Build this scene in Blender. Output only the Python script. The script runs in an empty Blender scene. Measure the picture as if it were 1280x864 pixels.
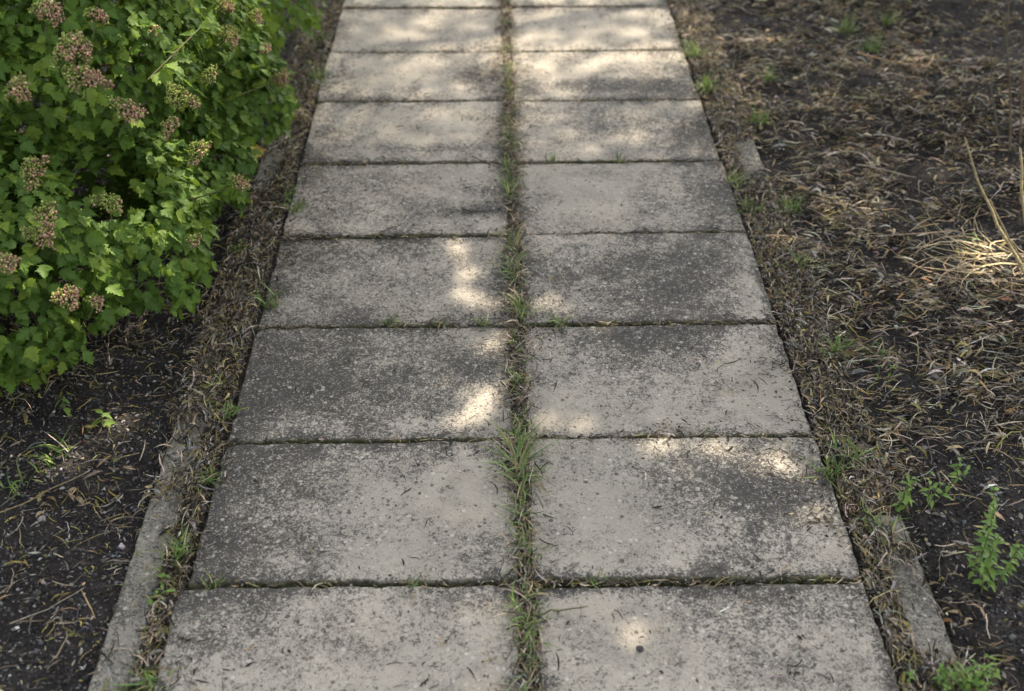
import bpy, math, random
import numpy as np
from mathutils import Matrix, Vector

rng = np.random.default_rng(11)
random.seed(11)
scene = bpy.context.scene
COL = scene.collection

# ------------------------------------------------------------------ camera
F_PX, PITCH, YAW, ROLL = 1444.52, math.radians(37.26), math.radians(0.946), math.radians(-0.051)
CAM = np.array([-0.0474, 0.0, 1.6107])
PW, PH = 1280.0, 864.0
_f = np.array([math.sin(YAW) * math.cos(PITCH), math.cos(YAW) * math.cos(PITCH), -math.sin(PITCH)])
_r = np.array([math.cos(YAW), -math.sin(YAW), 0.0])
_u = np.cross(_r, _f)
CR = math.cos(ROLL) * _r + math.sin(ROLL) * _u
CU = -math.sin(ROLL) * _r + math.cos(ROLL) * _u
CF = _f


def at(px, py, z=0.0):
    """point of the place, at height z, seen at a pixel of the photograph"""
    d = CR * (px - PW / 2) / F_PX - CU * (py - PH / 2) / F_PX + CF
    return CAM + d * ((z - CAM[2]) / d[2])


def to_px(P):
    d = np.asarray(P) - CAM
    z = d @ CF
    return PW / 2 + F_PX * (d @ CR) / z, PH / 2 - F_PX * (d @ CU) / z, z


cd = bpy.data.cameras.new('camera')
cam = bpy.data.objects.new('camera', cd)
COL.objects.link(cam)
cd.sensor_width = 36.0
cd.lens = F_PX * 36.0 / PW
cd.clip_start = 0.05
cd.clip_end = 500.0
cam.matrix_world = Matrix(((CR[0], CU[0], -CF[0], CAM[0]), (CR[1], CU[1], -CF[1], CAM[1]),
                           (CR[2], CU[2], -CF[2], CAM[2]), (0, 0, 0, 1)))
cd.dof.use_dof = True
cd.dof.focus_distance = 2.45
cd.dof.aperture_fstop = 2.8
scene.camera = cam

# ------------------------------------------------------------------ sky, sun, exposure
SUN_EL, SUN_AZ = math.radians(47), math.radians(28)          # azimuth from +Y towards +X
SUN = np.array([math.sin(SUN_AZ) * math.cos(SUN_EL), math.cos(SUN_AZ) * math.cos(SUN_EL), math.sin(SUN_EL)])
world = bpy.data.worlds.new('World')
scene.world = world
world.use_nodes = True
wn = world.node_tree
sky = wn.nodes.new('ShaderNodeTexSky')
sky.sky_type = 'NISHITA'
sky.sun_disc = False
sky.sun_elevation = SUN_EL
sky.sun_rotation = SUN_AZ
sky.air_density = 0.8
sky.dust_density = 6.0
sky.ozone_density = 0.6
hs = wn.nodes.new('ShaderNodeHueSaturation')
hs.inputs['Saturation'].default_value = 0.28
wn.links.new(sky.outputs[0], hs.inputs['Color'])
wn.links.new(hs.outputs[0], wn.nodes['Background'].inputs[0])
wn.nodes['Background'].inputs[1].default_value = 0.15
sl = bpy.data.lights.new('sun', 'SUN')
sl.energy = 3.6
sl.angle = math.radians(0.53)
sl.color = (1.0, 0.86, 0.68)
sun = bpy.data.objects.new('sun', sl)
COL.objects.link(sun)
sun.location = tuple(SUN * 20)
sun.rotation_euler = Vector(SUN).to_track_quat('Z', 'Y').to_euler()
scene.view_settings.view_transform = 'Standard'
scene.view_settings.look = 'None'
scene.view_settings.exposure = 2.08
scene.view_settings.gamma = 1.0
scene.render.engine = 'CYCLES'
scene.cycles.max_bounces = 6
scene.cycles.use_denoising = True


# ------------------------------------------------------------------ helpers
def _hash(i, j, seed):
    v = np.sin(i * 127.1 + j * 311.7 + seed * 74.7) * 43758.5453
    return v - np.floor(v)


def vnoise(x, y, s, seed=0):
    x = np.asarray(x, float) * s
    y = np.asarray(y, float) * s
    i, j = np.floor(x), np.floor(y)
    fx, fy = x - i, y - j
    fx, fy = fx * fx * (3 - 2 * fx), fy * fy * (3 - 2 * fy)
    a, b = _hash(i, j, seed), _hash(i + 1, j, seed)
    c, d = _hash(i, j + 1, seed), _hash(i + 1, j + 1, seed)
    return (a * (1 - fx) + b * fx) * (1 - fy) + (c * (1 - fx) + d * fx) * fy


def fbm(x, y, s, seed=0, o=4):
    t, w, n = 0, .5, 0
    for k in range(o):
        t = t + w * vnoise(x, y, s * 2 ** k, seed + k * 3.3)
        n += w
        w *= .5
    return t / n


def sstep(a, b, x):
    t = np.clip((x - a) / (b - a), 0, 1)
    return t * t * (3 - 2 * t)


def tag(o, label=None, cat=None, group=None, kind=None):
    for k, v in (('label', label), ('category', cat), ('group', group), ('kind', kind)):
        if v:
            o[k] = v
    return o


def link(name, me, mat=None, parent=None):
    o = bpy.data.objects.new(name, me)
    COL.objects.link(o)
    if mat is not None and me is not None and not me.materials:
        me.materials.append(mat)
    if parent is not None:
        o.parent = parent
    return o


def empty(name, loc, label, cat, group=None):
    o = bpy.data.objects.new(name, None)
    o.empty_display_size = 0.05
    o.location = tuple(loc)
    COL.objects.link(o)
    return tag(o, label, cat, group)


def mesh_np(name, V, F, tint=None, smooth=False, attrs=None):
    """V (n,3), F (m,k) with k = 3 or 4 -> mesh"""
    V = np.ascontiguousarray(V, np.float32)
    F = np.ascontiguousarray(F, np.int32)
    me = bpy.data.meshes.new(name)
    k = F.shape[1]
    me.vertices.add(len(V))
    me.vertices.foreach_set('co', V.ravel())
    me.loops.add(F.size)
    me.loops.foreach_set('vertex_index', F.ravel())
    me.polygons.add(len(F))
    me.polygons.foreach_set('loop_start', np.arange(0, F.size, k, dtype=np.int32))
    me.polygons.foreach_set('loop_total', np.full(len(F), k, np.int32))
    me.update(calc_edges=True)
    if tint is not None:
        ca = me.color_attributes.new('tint', 'FLOAT_COLOR', 'POINT')
        c = np.ones((len(V), 4), np.float32)
        c[:, :3] = tint
        ca.data.foreach_set('color', c.ravel())
    for n, a in (attrs or {}).items():
        at_ = me.attributes.new(n, 'FLOAT', 'POINT')
        at_.data.foreach_set('value', np.ascontiguousarray(a, np.float32))
    if smooth:
        me.polygons.foreach_set('use_smooth', np.ones(len(F), bool))
    return me


class Acc:
    """collects pieces (verts, faces, tints) for one mesh"""
    def __init__(s):
        s.V, s.F, s.T, s.n = [], [], [], 0

    def add(s, V, F, T):
        V = np.asarray(V, float)
        s.V.append(V)
        F = np.asarray(F, int)
        if F.shape[1] == 3:
            F = np.concatenate([F, F[:, 2:3]], 1)
        s.F.append(F + s.n)
        T = np.asarray(T, float)
        s.T.append(np.broadcast_to(T, (len(V), 3)).copy() if T.ndim == 1 else T)
        s.n += len(V)

    def mesh(s, name, smooth=False):
        V, F, T = np.concatenate(s.V), np.concatenate(s.F), np.concatenate(s.T)
        tri = F[:, 3] == F[:, 2]
        if tri.all():
            return mesh_np(name, V, F[:, :3], T, smooth)
        if tri.any():
            F = np.concatenate([np.stack([F[:, 0], F[:, 1], F[:, 2]], 1), np.stack([F[~tri, 0], F[~tri, 2], F[~tri, 3]], 1)]) if False else \
                np.concatenate([F[:, :3], F[~tri][:, [0, 2, 3]]])
            return mesh_np(name, V, F, T, smooth)
        return mesh_np(name, V, F, T, smooth)


def ribbons(P, yaw, L, w, curl, arch, roll, pitch, prof='straw', S=4, wob=0.0):
    """curved strips lying about their centres P; returns V (N,(S+1)*2,3) flat and F"""
    N = len(P)
    t = np.linspace(-.5, .5, S + 1)[None, :]
    ang = yaw[:, None] + curl[:, None] * t + wob * rng.normal(size=(N, S + 1))
    dx, dy = np.cos(ang), np.sin(ang)
    step = (L / S)[:, None]
    x = np.cumsum(dx * step, 1)
    y = np.cumsum(dy * step, 1)
    x -= x.mean(1, keepdims=True)
    y -= y.mean(1, keepdims=True)
    z = arch[:, None] * L[:, None] * (1 - 4 * t * t) * .5 + np.sin(pitch)[:, None] * L[:, None] * t
    if prof == 'straw':
        wp = np.array([.55, .9, 1, .85, .3]) if S == 4 else np.linspace(1, .5, S + 1)
    else:
        wp = np.array([.12, .8, 1, .72, .06]) if S == 4 else np.sin(np.linspace(.1, 3.0, S + 1))
    hw = w[:, None] * wp[None, :] * .5
    rl = roll[:, None] + .6 * t * rng.normal(size=(N, 1))
    sx, sy, sz = -dy * np.cos(rl), dx * np.cos(rl), np.sin(rl)
    C = np.stack([x, y, z], -1) + P[:, None, :]
    D = np.stack([sx, sy, sz], -1) * hw[..., None]
    V = np.stack([C - D, C + D], 2).reshape(N, (S + 1) * 2, 3)
    q = np.array([[2 * i, 2 * i + 1, 2 * i + 3, 2 * i + 2] for i in range(S)])
    F = (q[None] + (np.arange(N) * (S + 1) * 2)[:, None, None]).reshape(-1, 4)
    return V, F


def blades(B, az, L, w, lean, droop, S=5, curl=None):
    """grass blades rising from bases B"""
    N = len(B)
    t = np.linspace(0, 1, S + 1)[None, :]
    if curl is None:
        curl = rng.normal(0, .35, N)
    a = az[:, None] + curl[:, None] * t
    hor = L[:, None] * (np.sin(lean)[:, None] * t + droop[:, None] * .55 * t * t)
    ver = L[:, None] * (np.cos(lean)[:, None] * t - droop[:, None] * .6 * t ** 2.2)
    C = np.stack([np.cos(a) * hor, np.sin(a) * hor, ver], -1) + B[:, None, :]
    tw = rng.normal(0, .5, (N, 1)) if N > 1 else np.array([[1.57 - az[0]]]) - 1.57
    D = np.stack([-np.sin(a + tw), np.cos(a + tw), 0 * a + .15 * np.sin(5 * a)], -1)
    hw = .5 * w[:, None] * np.clip(1.02 - t ** 1.8, .03, 1)
    D = D * hw[..., None]
    V = np.stack([C - D, C + D], 2).reshape(N, (S + 1) * 2, 3)
    q = np.array([[2 * i, 2 * i + 1, 2 * i + 3, 2 * i + 2] for i in range(S)])
    F = (q[None] + (np.arange(N) * (S + 1) * 2)[:, None, None]).reshape(-1, 4)
    return V, F


def pick(cols, probs, N, var=.25):
    cols = np.array(cols, float)
    i = rng.choice(len(cols), N, p=np.array(probs) / sum(probs))
    return np.clip(cols[i] * np.exp(rng.normal(0, var, (N, 1))) * np.exp(rng.normal(0, .06, (N, 3))), .005, .8)


def tube(pts, r0, r1, n=6):
    pts = [Vector(p) for p in pts]
    V, F = [], []
    up = Vector((0.31, 0.2, 0.93))
    for i, p in enumerate(pts):
        d = (pts[min(i + 1, len(pts) - 1)] - pts[max(i - 1, 0)]).normalized()
        a = d.cross(up)
        if a.length < 1e-3:
            a = d.cross(Vector((1, 0, 0)))
        a.normalize()
        b = d.cross(a)
        r = r0 + (r1 - r0) * i / max(1, len(pts) - 1)
        for k in range(n):
            an = 2 * math.pi * k / n
            V.append(p + (a * math.cos(an) + b * math.sin(an)) * r)
    for i in range(len(pts) - 1):
        for k in range(n):
            F.append((i * n + k, i * n + (k + 1) % n, (i + 1) * n + (k + 1) % n, (i + 1) * n + k))
    return np.array([tuple(v) for v in V]), np.array(F)


# ------------------------------------------------------------------ materials
class M:
    def __init__(s, name):
        s.m = bpy.data.materials.new(name)
        s.m.use_nodes = True
        s.nt = s.m.node_tree
        s.b = s.nt.nodes['Principled BSDF']
        s.b.inputs['Roughness'].default_value = .85
        s.b.inputs['Specular IOR Level'].default_value = .25

    def n(s, typ, **kw):
        nd = s.nt.nodes.new('ShaderNode' + typ)
        for k, v in kw.items():
            k2 = k.replace('_', ' ')
            if hasattr(nd, k) and k not in nd.inputs:
                setattr(nd, k, v)
                continue
            sock = nd.inputs[int(k[1:])] if (k[0] == 'i' and k[1:].isdigit()) else nd.inputs[k2 if k2 in nd.inputs else k]
            if hasattr(v, 'links') or isinstance(v, bpy.types.NodeSocket):
                s.nt.links.new(v, sock)
            else:
                sock.default_value = v
        return nd

    def pos(s):
        return s.n('NewGeometry').outputs['Position']

    def noise(s, vec, scale, detail=4, rough=.6, dist=0):
        return s.n('TexNoise', Vector=vec, Scale=scale, Detail=detail, Roughness=rough, Distortion=dist).outputs[0]

    def math(s, op, a, b=0.0, clamp=False):
        nd = s.n('Math', operation=op, use_clamp=clamp)
        for k, v in ((0, a), (1, b)):
            if isinstance(v, bpy.types.NodeSocket):
                s.nt.links.new(v, nd.inputs[k])
            else:
                nd.inputs[k].default_value = v
        return nd.outputs[0]

    def ramp(s, v, a, b, lo=0.0, hi=1.0):
        nd = s.n('MapRange', interpolation_type='SMOOTHSTEP')
        s.nt.links.new(v, nd.inputs[0])
        nd.inputs[1].default_value, nd.inputs[2].default_value = a, b
        nd.inputs[3].default_value, nd.inputs[4].default_value = lo, hi
        return nd.outputs[0]

    def mix(s, f, a, b, mode='MIX'):
        nd = s.nt.nodes.new('ShaderNodeMix')
        nd.data_type = 'RGBA'
        nd.blend_type = mode
        for sock, v in ((nd.inputs[0], f), (nd.inputs[6], a), (nd.inputs[7], b)):
            if isinstance(v, bpy.types.NodeSocket):
                s.nt.links.new(v, sock)
            else:
                sock.default_value = v if isinstance(v, (int, float)) else (*v, 1.0) if len(v) == 3 else v
        return nd.outputs[2]

    def attr(s, name, out='Fac'):
        nd = s.n('Attribute')
        nd.attribute_name = name
        return nd.outputs[out]

    def bump(s, h, strength=.6, dist=.004):
        nd = s.n('Bump', Strength=strength, Distance=dist, Height=h)
        s.nt.links.new(nd.outputs[0], s.b.inputs['Normal'])

    def out(s, c):
        if isinstance(c, bpy.types.NodeSocket):
            s.nt.links.new(c, s.b.inputs['Base Color'])
        else:
            s.b.inputs['Base Color'].default_value = (*c, 1)
        return s.m

    def translucent(s, c, f):
        """thin leaf: part of the light comes through"""
        t = s.n('BsdfTranslucent')
        s.nt.links.new(c, t.inputs[0])
        mx = s.n('MixShader')
        mx.inputs[0].default_value = f
        s.nt.links.new(s.b.outputs[0], mx.inputs[1])
        s.nt.links.new(t.outputs[0], mx.inputs[2])
        s.nt.links.new(mx.outputs[0], s.nt.nodes['Material Output'].inputs[0])


def concrete(name, light, dark, gain=0.0):
    m = M(name)
    P = m.pos()
    n0 = m.noise(P, 1.7, 3, .5)
    n1 = m.noise(P, 9, 5, .62, .3)
    n2 = m.noise(P, 38, 5, .7, .4)
    stain_glow = m.attr('stain_glow')
    edge = m.attr('edge')
    base = m.mix(m.ramp(n0, .35, .65), light, dark)
    warm = m.noise(P, 4.3, 4, .6)
    base = m.mix(m.ramp(warm, .5, .75, 0, .35), base, (.36, .31, .235))
    base = m.mix(m.ramp(n1, .35, .7, 0, .55), base, tuple(x * .62 for x in dark))
    # weathering: a dark, speckled skin of algae and dirt where the slab is worn, specks also painting the grit's shade
    fl = m.noise(P, 105, 4, .72, 1.2)
    f2 = m.noise(P, 300, 3, .7, .4)
    dens = m.math('ADD', m.math('MULTIPLY', stain_glow, .62), m.math('MULTIPLY', m.math('SUBTRACT', n1, .5), 1.1))
    dens = m.math('ADD', dens, m.math('MULTIPLY', m.math('SUBTRACT', n2, .5), .9))
    dens = m.math('ADD', dens, m.math('MULTIPLY', edge, .12))
    film = m.ramp(dens, .0 - gain, .90 - gain, 0, .76)
    col = m.mix(film, base, (.084, .080, .073))
    v = m.math('ADD', m.math('MULTIPLY', fl, .62), m.math('MULTIPLY', f2, .38))
    vd = m.math('ADD', v, m.math('MULTIPLY', dens, .185))
    dm = m.ramp(vd, .484, .60, 0, .86)
    col = m.mix(dm, col, (.042, .040, .037))
    smear = m.noise(P, 17, 5, .7, .8)
    sm = m.ramp(m.math('ADD', smear, m.math('MULTIPLY', dens, .10)), .60, .72, 0, .6)
    col = m.mix(m.math('MULTIPLY', sm, m.ramp(v, .36, .52)), col, (.040, .038, .035))
    pale = m.ramp(m.math('SUBTRACT', v, m.math('MULTIPLY', dens, .03)), .46, .37, 0, .46)
    col = m.mix(pale, col, (.50, .47, .41))
    # pits and pale grains, sparse and of uneven size
    vo = m.n('TexVoronoi', Vector=P, Scale=95.0, Randomness=1.0)
    vr = m.n('SeparateColor', i0=vo.outputs['Color'])
    size = m.math('MULTIPLY', vr.outputs[1], .30)
    spot = m.ramp(m.math('SUBTRACT', vo.outputs['Distance'], size), .10, .20, 1, 0)
    pit = m.math('MULTIPLY', spot, m.ramp(vr.outputs[0], .90, .93))
    grain = m.math('MULTIPLY', spot, m.ramp(vr.outputs[0], .12, .09))
    col = m.mix(m.math('MULTIPLY', pit, .7), col, (.045, .042, .038))
    col = m.mix(m.math('MULTIPLY', grain, .55), col, (.52, .49, .43))
    # moss and soil rubbed in along the rim
    mossy = m.math('MULTIPLY', m.ramp(m.math('ADD', edge, m.math('MULTIPLY', m.math('SUBTRACT', n2, .5), 1.6)), .55, 1.0), .7)
    moss = m.mix(m.ramp(n1, .45, .6), (.075, .072, .045), (.085, .088, .03))
    col = m.mix(mossy, col, moss)
    h = m.math('SUBTRACT', m.math('MULTIPLY', n2, .6), m.math('MULTIPLY', v, 1.3))
    h = m.math('SUBTRACT', h, m.math('MULTIPLY', pit, .6))
    h = m.math('ADD', h, m.math('MULTIPLY', grain, .4))
    m.bump(h, .85, .006)
    m.b.inputs['Roughness'].default_value = .92
    return m.out(col)


MAT_SLAB = concrete('weathered_concrete', (.375, .343, .286), (.285, .265, .224))
MAT_KERB = concrete('kerb_concrete', (.29, .275, .235), (.215, .205, .17), .10)


def soil_mat():
    m = M('dark_soil')
    P = m.pos()
    n1 = m.noise(P, 6, 4, .6)
    n2 = m.noise(P, 60, 5, .75, .5)
    n3 = m.noise(P, 220, 3, .7)
    c = m.mix(m.ramp(n1, .35, .65), (.017, .0155, .015), (.034, .030, .027))
    c = m.mix(m.ramp(n2, .5, .75, 0, .8), c, (.075, .064, .052))
    c = m.mix(m.ramp(n3, .62, .75, 0, .7), c, (.12, .11, .10))
    m.bump(m.math('ADD', n2, m.math('MULTIPLY', n3, .5)), 1.0, .012)
    m.b.inputs['Roughness'].default_value = .95
    return m.out(c)


MAT_SOIL = soil_mat()


def tint_mat(name, rough=.8, trans=0.0, nscale=120, spec=.2, dark=.55):
    m = M(name)
    t = m.attr('tint', 'Color')
    n = m.noise(m.pos(), nscale, 3, .6)
    c = m.mix(m.ramp(n, .35, .65, 0, 1 - dark), t, (0.01, 0.01, 0.008), 'MIX')
    m.b.inputs['Roughness'].default_value = rough
    m.b.inputs['Specular IOR Level'].default_value = spec
    m.out(c)
    if trans:
        m.translucent(c, trans)
    return m.m


MAT_LITTER = tint_mat('dry_litter', .75, .22)
MAT_GRASS = tint_mat('grass_blade', .55, .3, 60, .35, .8)
MAT_CRUMB = tint_mat('soil_crumb', .95, 0, 200)
MAT_FLOWER = tint_mat('seed_head', .75, .15, 200)
MAT_LEAF_MASS = None


def leaf_mat(name, rnd):
    m = M(name)
    if rnd:
        r = m.n('ObjectInfo').outputs['Random']
    else:
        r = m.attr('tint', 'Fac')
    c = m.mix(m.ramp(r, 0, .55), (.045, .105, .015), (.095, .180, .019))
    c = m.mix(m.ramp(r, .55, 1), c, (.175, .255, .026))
    vein = m.attr('vein')
    n = m.noise(m.pos(), 90, 3, .6)
    c = m.mix(m.math('MULTIPLY', vein, .45), c, (.13, .19, .06))
    c = m.mix(m.ramp(n, .45, .75, 0, .35), c, (.03, .06, .02))
    m.b.inputs['Roughness'].default_value = .55
    m.b.inputs['Specular IOR Level'].default_value = .16
    m.out(c)
    m.bump(m.math('SUBTRACT', n, vein), .35, .002)
    tc = m.mix(.5, c, (.20, .28, .02))
    m.translucent(tc, .38)
    return m.m


MAT_LEAF = leaf_mat('shrub_leaf', True)
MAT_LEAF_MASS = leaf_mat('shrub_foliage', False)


def plain(name, c, c2, scale=60, rough=.8):
    m = M(name)
    n = m.noise(m.pos(), scale, 4, .65)
    m.bump(n, .5, .003)
    m.b.inputs['Roughness'].default_value = rough
    return m.out(m.mix(m.ramp(n, .35, .65), c, c2))


MAT_BARK = plain('bark', (.10, .08, .06), (.05, .04, .03))
MAT_STEM = plain('green_stem', (.10, .13, .04), (.10, .07, .04), 40)
MAT_TREE = plain('tree_leaf', (.04, .07, .02), (.06, .10, .03), 3)
MAT_PEBBLE = plain('dark_pebble', (.035, .034, .036), (.06, .058, .06), 150)
MAT_BED = plain('joint_soil', (.035, .030, .024), (.075, .062, .048), 130, .95)

# ------------------------------------------------------------------ footpath of concrete slabs
JOINT_PX = [((228, 733), (1082, 724)), ((283, 552), (1016, 543)), ((322, 409), (973, 402)), ((352, 296), (935, 290)),
            ((374, 205), (905, 199)), ((395, 128), (874, 124)), ((410, 66), (853, 62)), ((426, 9), (835, 8))]
JL = [at(*a)[1] for a, b in JOINT_PX]
JR = [at(*b)[1] for a, b in JOINT_PX]
for k in range(2):
    JL.insert(0, JL[0] - .402)
    JR.insert(0, JR[0] - .402)
for k in range(6):
    JL.append(JL[-1] + .402)
    JR.append(JR[-1] + .402)
JW = [.007, .007, .008, .0075, .007, .006, .008, .005, .006, .006] + [.006] * 8
HW, GAP = .615, .0120
XL = [at(*a)[0] for a, b in JOINT_PX]
XR = [at(*b)[0] for a, b in JOINT_PX]
XL = [at(180, 868)[0] - .002, at(180, 868)[0]] + [.5 * v - .5 * HW for v in XL] + [-HW] * 6
XR = [at(1130, 868)[0] + .002, at(1130, 868)[0]] + [.5 * v + .5 * HW for v in XR] + [HW] * 6


def joint_y(j, x):
    return JL[j] + (JR[j] - JL[j]) * (x + HW) / (2 * HW)


STAINS_GLOW = [(310, 640, 80, 70, .75), (330, 470, 120, 60, .85), (490, 480, 130, 50, .5), (860, 345, 120, 48, 1.1), (900, 600, 95, 45, 1.1),
          (970, 640, 70, 35, .7), (470, 240, 130, 38, .6), (420, 340, 120, 50, .45), (780, 440, 120, 45, .55), (850, 420, 110, 22, .8),
          (930, 690, 120, 30, .35), (760, 105, 90, 8, .9), (830, 112, 45, 10, .7), (600, 96, 30, 12, .9), (590, 55, 40, 9, .7),
          (605, 262, 50, 6, 1.1), (600, 238, 40, 6, .9), (840, 170, 60, 20, .5), (250, 800, 50, 60, .35), (360, 790, 90, 50, .35),
          (960, 765, 140, 40, .45), (720, 325, 60, 30, .3), (560, 185, 70, 6, .8), (420, 150, 25, 25, .6), (430, 120, 40, 8, .7),
          (600, 470, 60, 25, .25), (870, 240, 60, 30, .45), (740, 590, 70, 20, .4), (620, 690, 60, 40, .3), (540, 50, 20, 5, .4),
          (520, 560, 160, 18, .45), (800, 735, 200, 12, .4), (420, 735, 150, 12, .35), (880, 25, 30, 20, .5), (900, 160, 30, 30, .6),
          (900, 255, 40, 40, .45), (900, 95, 30, 20, .6), (395, 180, 20, 40, .3), (340, 330, 30, 60, .35), (760, 150, 60, 18, .4),
          (560, 620, 90, 70, -.45), (980, 470, 50, 60, -.75), (560, 215, 60, 25, -.45), (940, 370, 35, 40, -.7), (520, 700, 110, 25, -.35),
          (800, 620, 70, 70, -.3), (700, 230, 60, 30, -.35), (480, 90, 70, 18, -.6), (680, 90, 50, 18, -.5), (480, 150, 60, 18, -.4),  # far-row negatives, here and below: sunny glow painted into the slab colour
          (520, 40, 80, 18, -.5), (720, 40, 90, 18, -.6), (440, 770, 120, 50, -.2), (780, 790, 110, 50, -.35), (1020, 660, 30, 50, -.3),
          (640, 530, 70, 60, -.3), (390, 170, 20, 20, -.4), (600, 330, 40, 40, -.25)]


def stain_glow_at(x, y):
    s = np.zeros_like(x)
    for cx, cy, rx, ry, a in STAINS_GLOW:
        c = at(cx, cy)
        ex = at(cx + rx, cy)[0] - c[0]
        ey = abs(at(cx, cy - ry)[1] - c[1])
        d2 = ((x - c[0] + .02 * (vnoise(x, y, 30, 5) - .5)) / ex) ** 2 + ((y - c[1]) / ey) ** 2
        s += a * np.exp(-d2 * .9)
    # soil washed out of the joints on to the rims
    dj = np.min(np.stack([np.abs(y - joint_y(j, x)) for j in range(len(JL))]), 0)
    e = np.minimum(np.abs(np.abs(x) - .015), HW - np.abs(x))
    rim = sstep(.42, .68, fbm(x, y, 11, 15)) * np.exp(-e / .035) * 1.3 + sstep(.45, .7, fbm(x, y, 12, 17)) * np.exp(-dj / .022) * 1.1
    far = .5 * (fbm(x * .8, y * 2.2, 6, 19) - .45) * sstep(2.6, 3.2, y)
    return s - .14 + .7 * (fbm(x, y, 5, 3) - .5) + rim + far


def slab_mesh(x0, x1, ya, yb, yc, yd, seed, thick=.045, z0=0.0, nx=52, ny=34, chip=1.0, kerb=False):
    """x0..x1; front edge ya (at x0) -> yb (at x1), rear edge yc -> yd; chipped arrises"""
    u = np.linspace(0, 1, nx + 1)
    v = np.linspace(0, 1, ny + 1)
    # pull the outer rings to the rim so that the arris is rounded
    for a, L in ((u, x1 - x0), (v, yc - ya)):
        r = .0025 / L
        a[1], a[-2] = r, 1 - r
        a[2], a[-3] = 2.6 * r, 1 - 2.6 * r
    U, W = np.meshgrid(u, v)
    X = x0 + (x1 - x0) * U
    Y = (ya + (yb - ya) * U) * (1 - W) + (yc + (yd - yc) * U) * W
    dx = np.minimum(X - x0, x1 - X)
    fy = ya + (yb - ya) * U
    ry = yc + (yd - yc) * U
    dy = np.minimum(Y - fy, ry - Y)
    e = np.minimum(dx, dy)
    wob = (fbm(X + seed * 3.1, Y, 18, seed) - .5)
    # wavering, broken edges
    k = np.clip(1 - e / .012, 0, 1)
    cx = np.where(dx < dy, 1, 0) * np.where(X - x0 < x1 - X, 1, -1)
    cy = np.where(dx < dy, 0, 1) * np.where(Y - fy < ry - Y, 1, -1)
    rough = .009 * chip * np.clip(fbm(X * 1.3, Y * 1.3, 38, seed + 9) - .38, 0, 1) * 2
    X = X + cx * rough * k
    Y = Y + cy * rough * k
    corner = np.clip(1 - np.hypot(dx, dy) / .03, 0, 1) * (vnoise(X, Y, 5, seed + 2) > .45)
    tilt = np.random.default_rng(seed + 5).uniform(-.005, .005, 2)
    Z = z0 + (tilt[0] * (U - .5) + tilt[1] * (W - .5)) * (0 if kerb else 1) + .0012 * (fbm(X, Y, 10, seed + 4) - .5) * 2 + .0016 * wob
    Z = Z - .0042 * np.clip(1 - e / .0035, 0, 1) ** 2 * (.5 + vnoise(X, Y, 40, seed)) - .006 * corner * chip
    n = (nx + 1) * (ny + 1)
    top = np.stack([X, Y, Z], -1).reshape(-1, 3)
    idx = np.arange(n).reshape(ny + 1, nx + 1)
    F = np.stack([idx[:-1, :-1], idx[:-1, 1:], idx[1:, 1:], idx[1:, :-1]], -1).reshape(-1, 4)
    ring = np.concatenate([idx[0, :], idx[1:, -1], idx[-1, -2::-1], idx[-2:0:-1, 0]])
    low = top[ring].copy()
    low[:, 2] = z0 - thick
    V = np.concatenate([top, low])
    m = len(ring)
    i = np.arange(m)
    side = np.stack([ring[i], n + i, n + (i + 1) % m, ring[(i + 1) % m]], -1)
    F = np.concatenate([F, side])
    ed = np.concatenate([np.clip(1 - e.ravel() / .013, 0, 1), np.ones(m)])
    st = np.concatenate([stain_glow_at(X, Y).ravel() if not kerb else .4 * (fbm(X, Y, 5, 2) - .4).ravel(), np.full(m, .6)])
    st = st + np.random.default_rng(seed + 77).uniform(-.18, .18) * (0 if kerb else 1)
    return mesh_np('slab' if not kerb else 'kerb_stone', V, F, smooth=True, attrs={'stain_glow': st, 'edge': ed})


# bedding under the slabs; it fills the middle joint nearly to the top
bx = np.unique(np.concatenate([np.linspace(-.618, .618, 84), np.linspace(-.026, .026, 13)]))
by = np.arange(JL[0] - .02, JL[-1] + .02, .010)
BX, BY = np.meshgrid(bx, by)
BZ = -.020 + .006 * (fbm(BX, BY, 40, 1) - .5)
mid = np.clip(1 - np.abs(BX) / .024, 0, 1)
BZ += sstep(0, .4, mid) * (.010 + .016 * (fbm(BX * 2, BY, 14, 8) - .5))
cross = np.zeros_like(BX)
for j in range(len(JL)):
    cross = np.maximum(cross, np.clip(1 - np.abs(BY - joint_y(j, BX)) / .012, 0, 1))
BZ += cross * .007 * (1 - sstep(0, .4, mid))
idx = np.arange(BX.size).reshape(BX.shape)
F = np.stack([idx[:-1, :-1], idx[:-1, 1:], idx[1:, 1:], idx[1:, :-1]], -1).reshape(-1, 4)
path = link('footpath', mesh_np('footpath', np.stack([BX, BY, BZ], -1).reshape(-1, 3), F, smooth=True), MAT_BED)
tag(path, 'two slabs wide grey concrete garden path', None, None, 'structure')
rows_n = len(JL) - 1
for j in range(rows_n):
    for side in (-1, 1):
        g = GAP + random.uniform(-.002, .003)
        xa, xb = ((.5 * (XL[j] + XL[j + 1]) + random.uniform(-.002, .002), -g) if side < 0 else (g, .5 * (XR[j] + XR[j + 1]) + random.uniform(-.002, .002)))
        wa, wb = JW[j] * .5, JW[j + 1] * .5
        me = slab_mesh(xa, xb, joint_y(j, xa) + wa, joint_y(j, xb) + wa, joint_y(j + 1, xa) - wb, joint_y(j + 1, xb) - wb,
                       j * 2 + (side > 0) + 1, z0=random.uniform(-.004, .002))
        link('paving_slab', me, MAT_SLAB, path)

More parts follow.
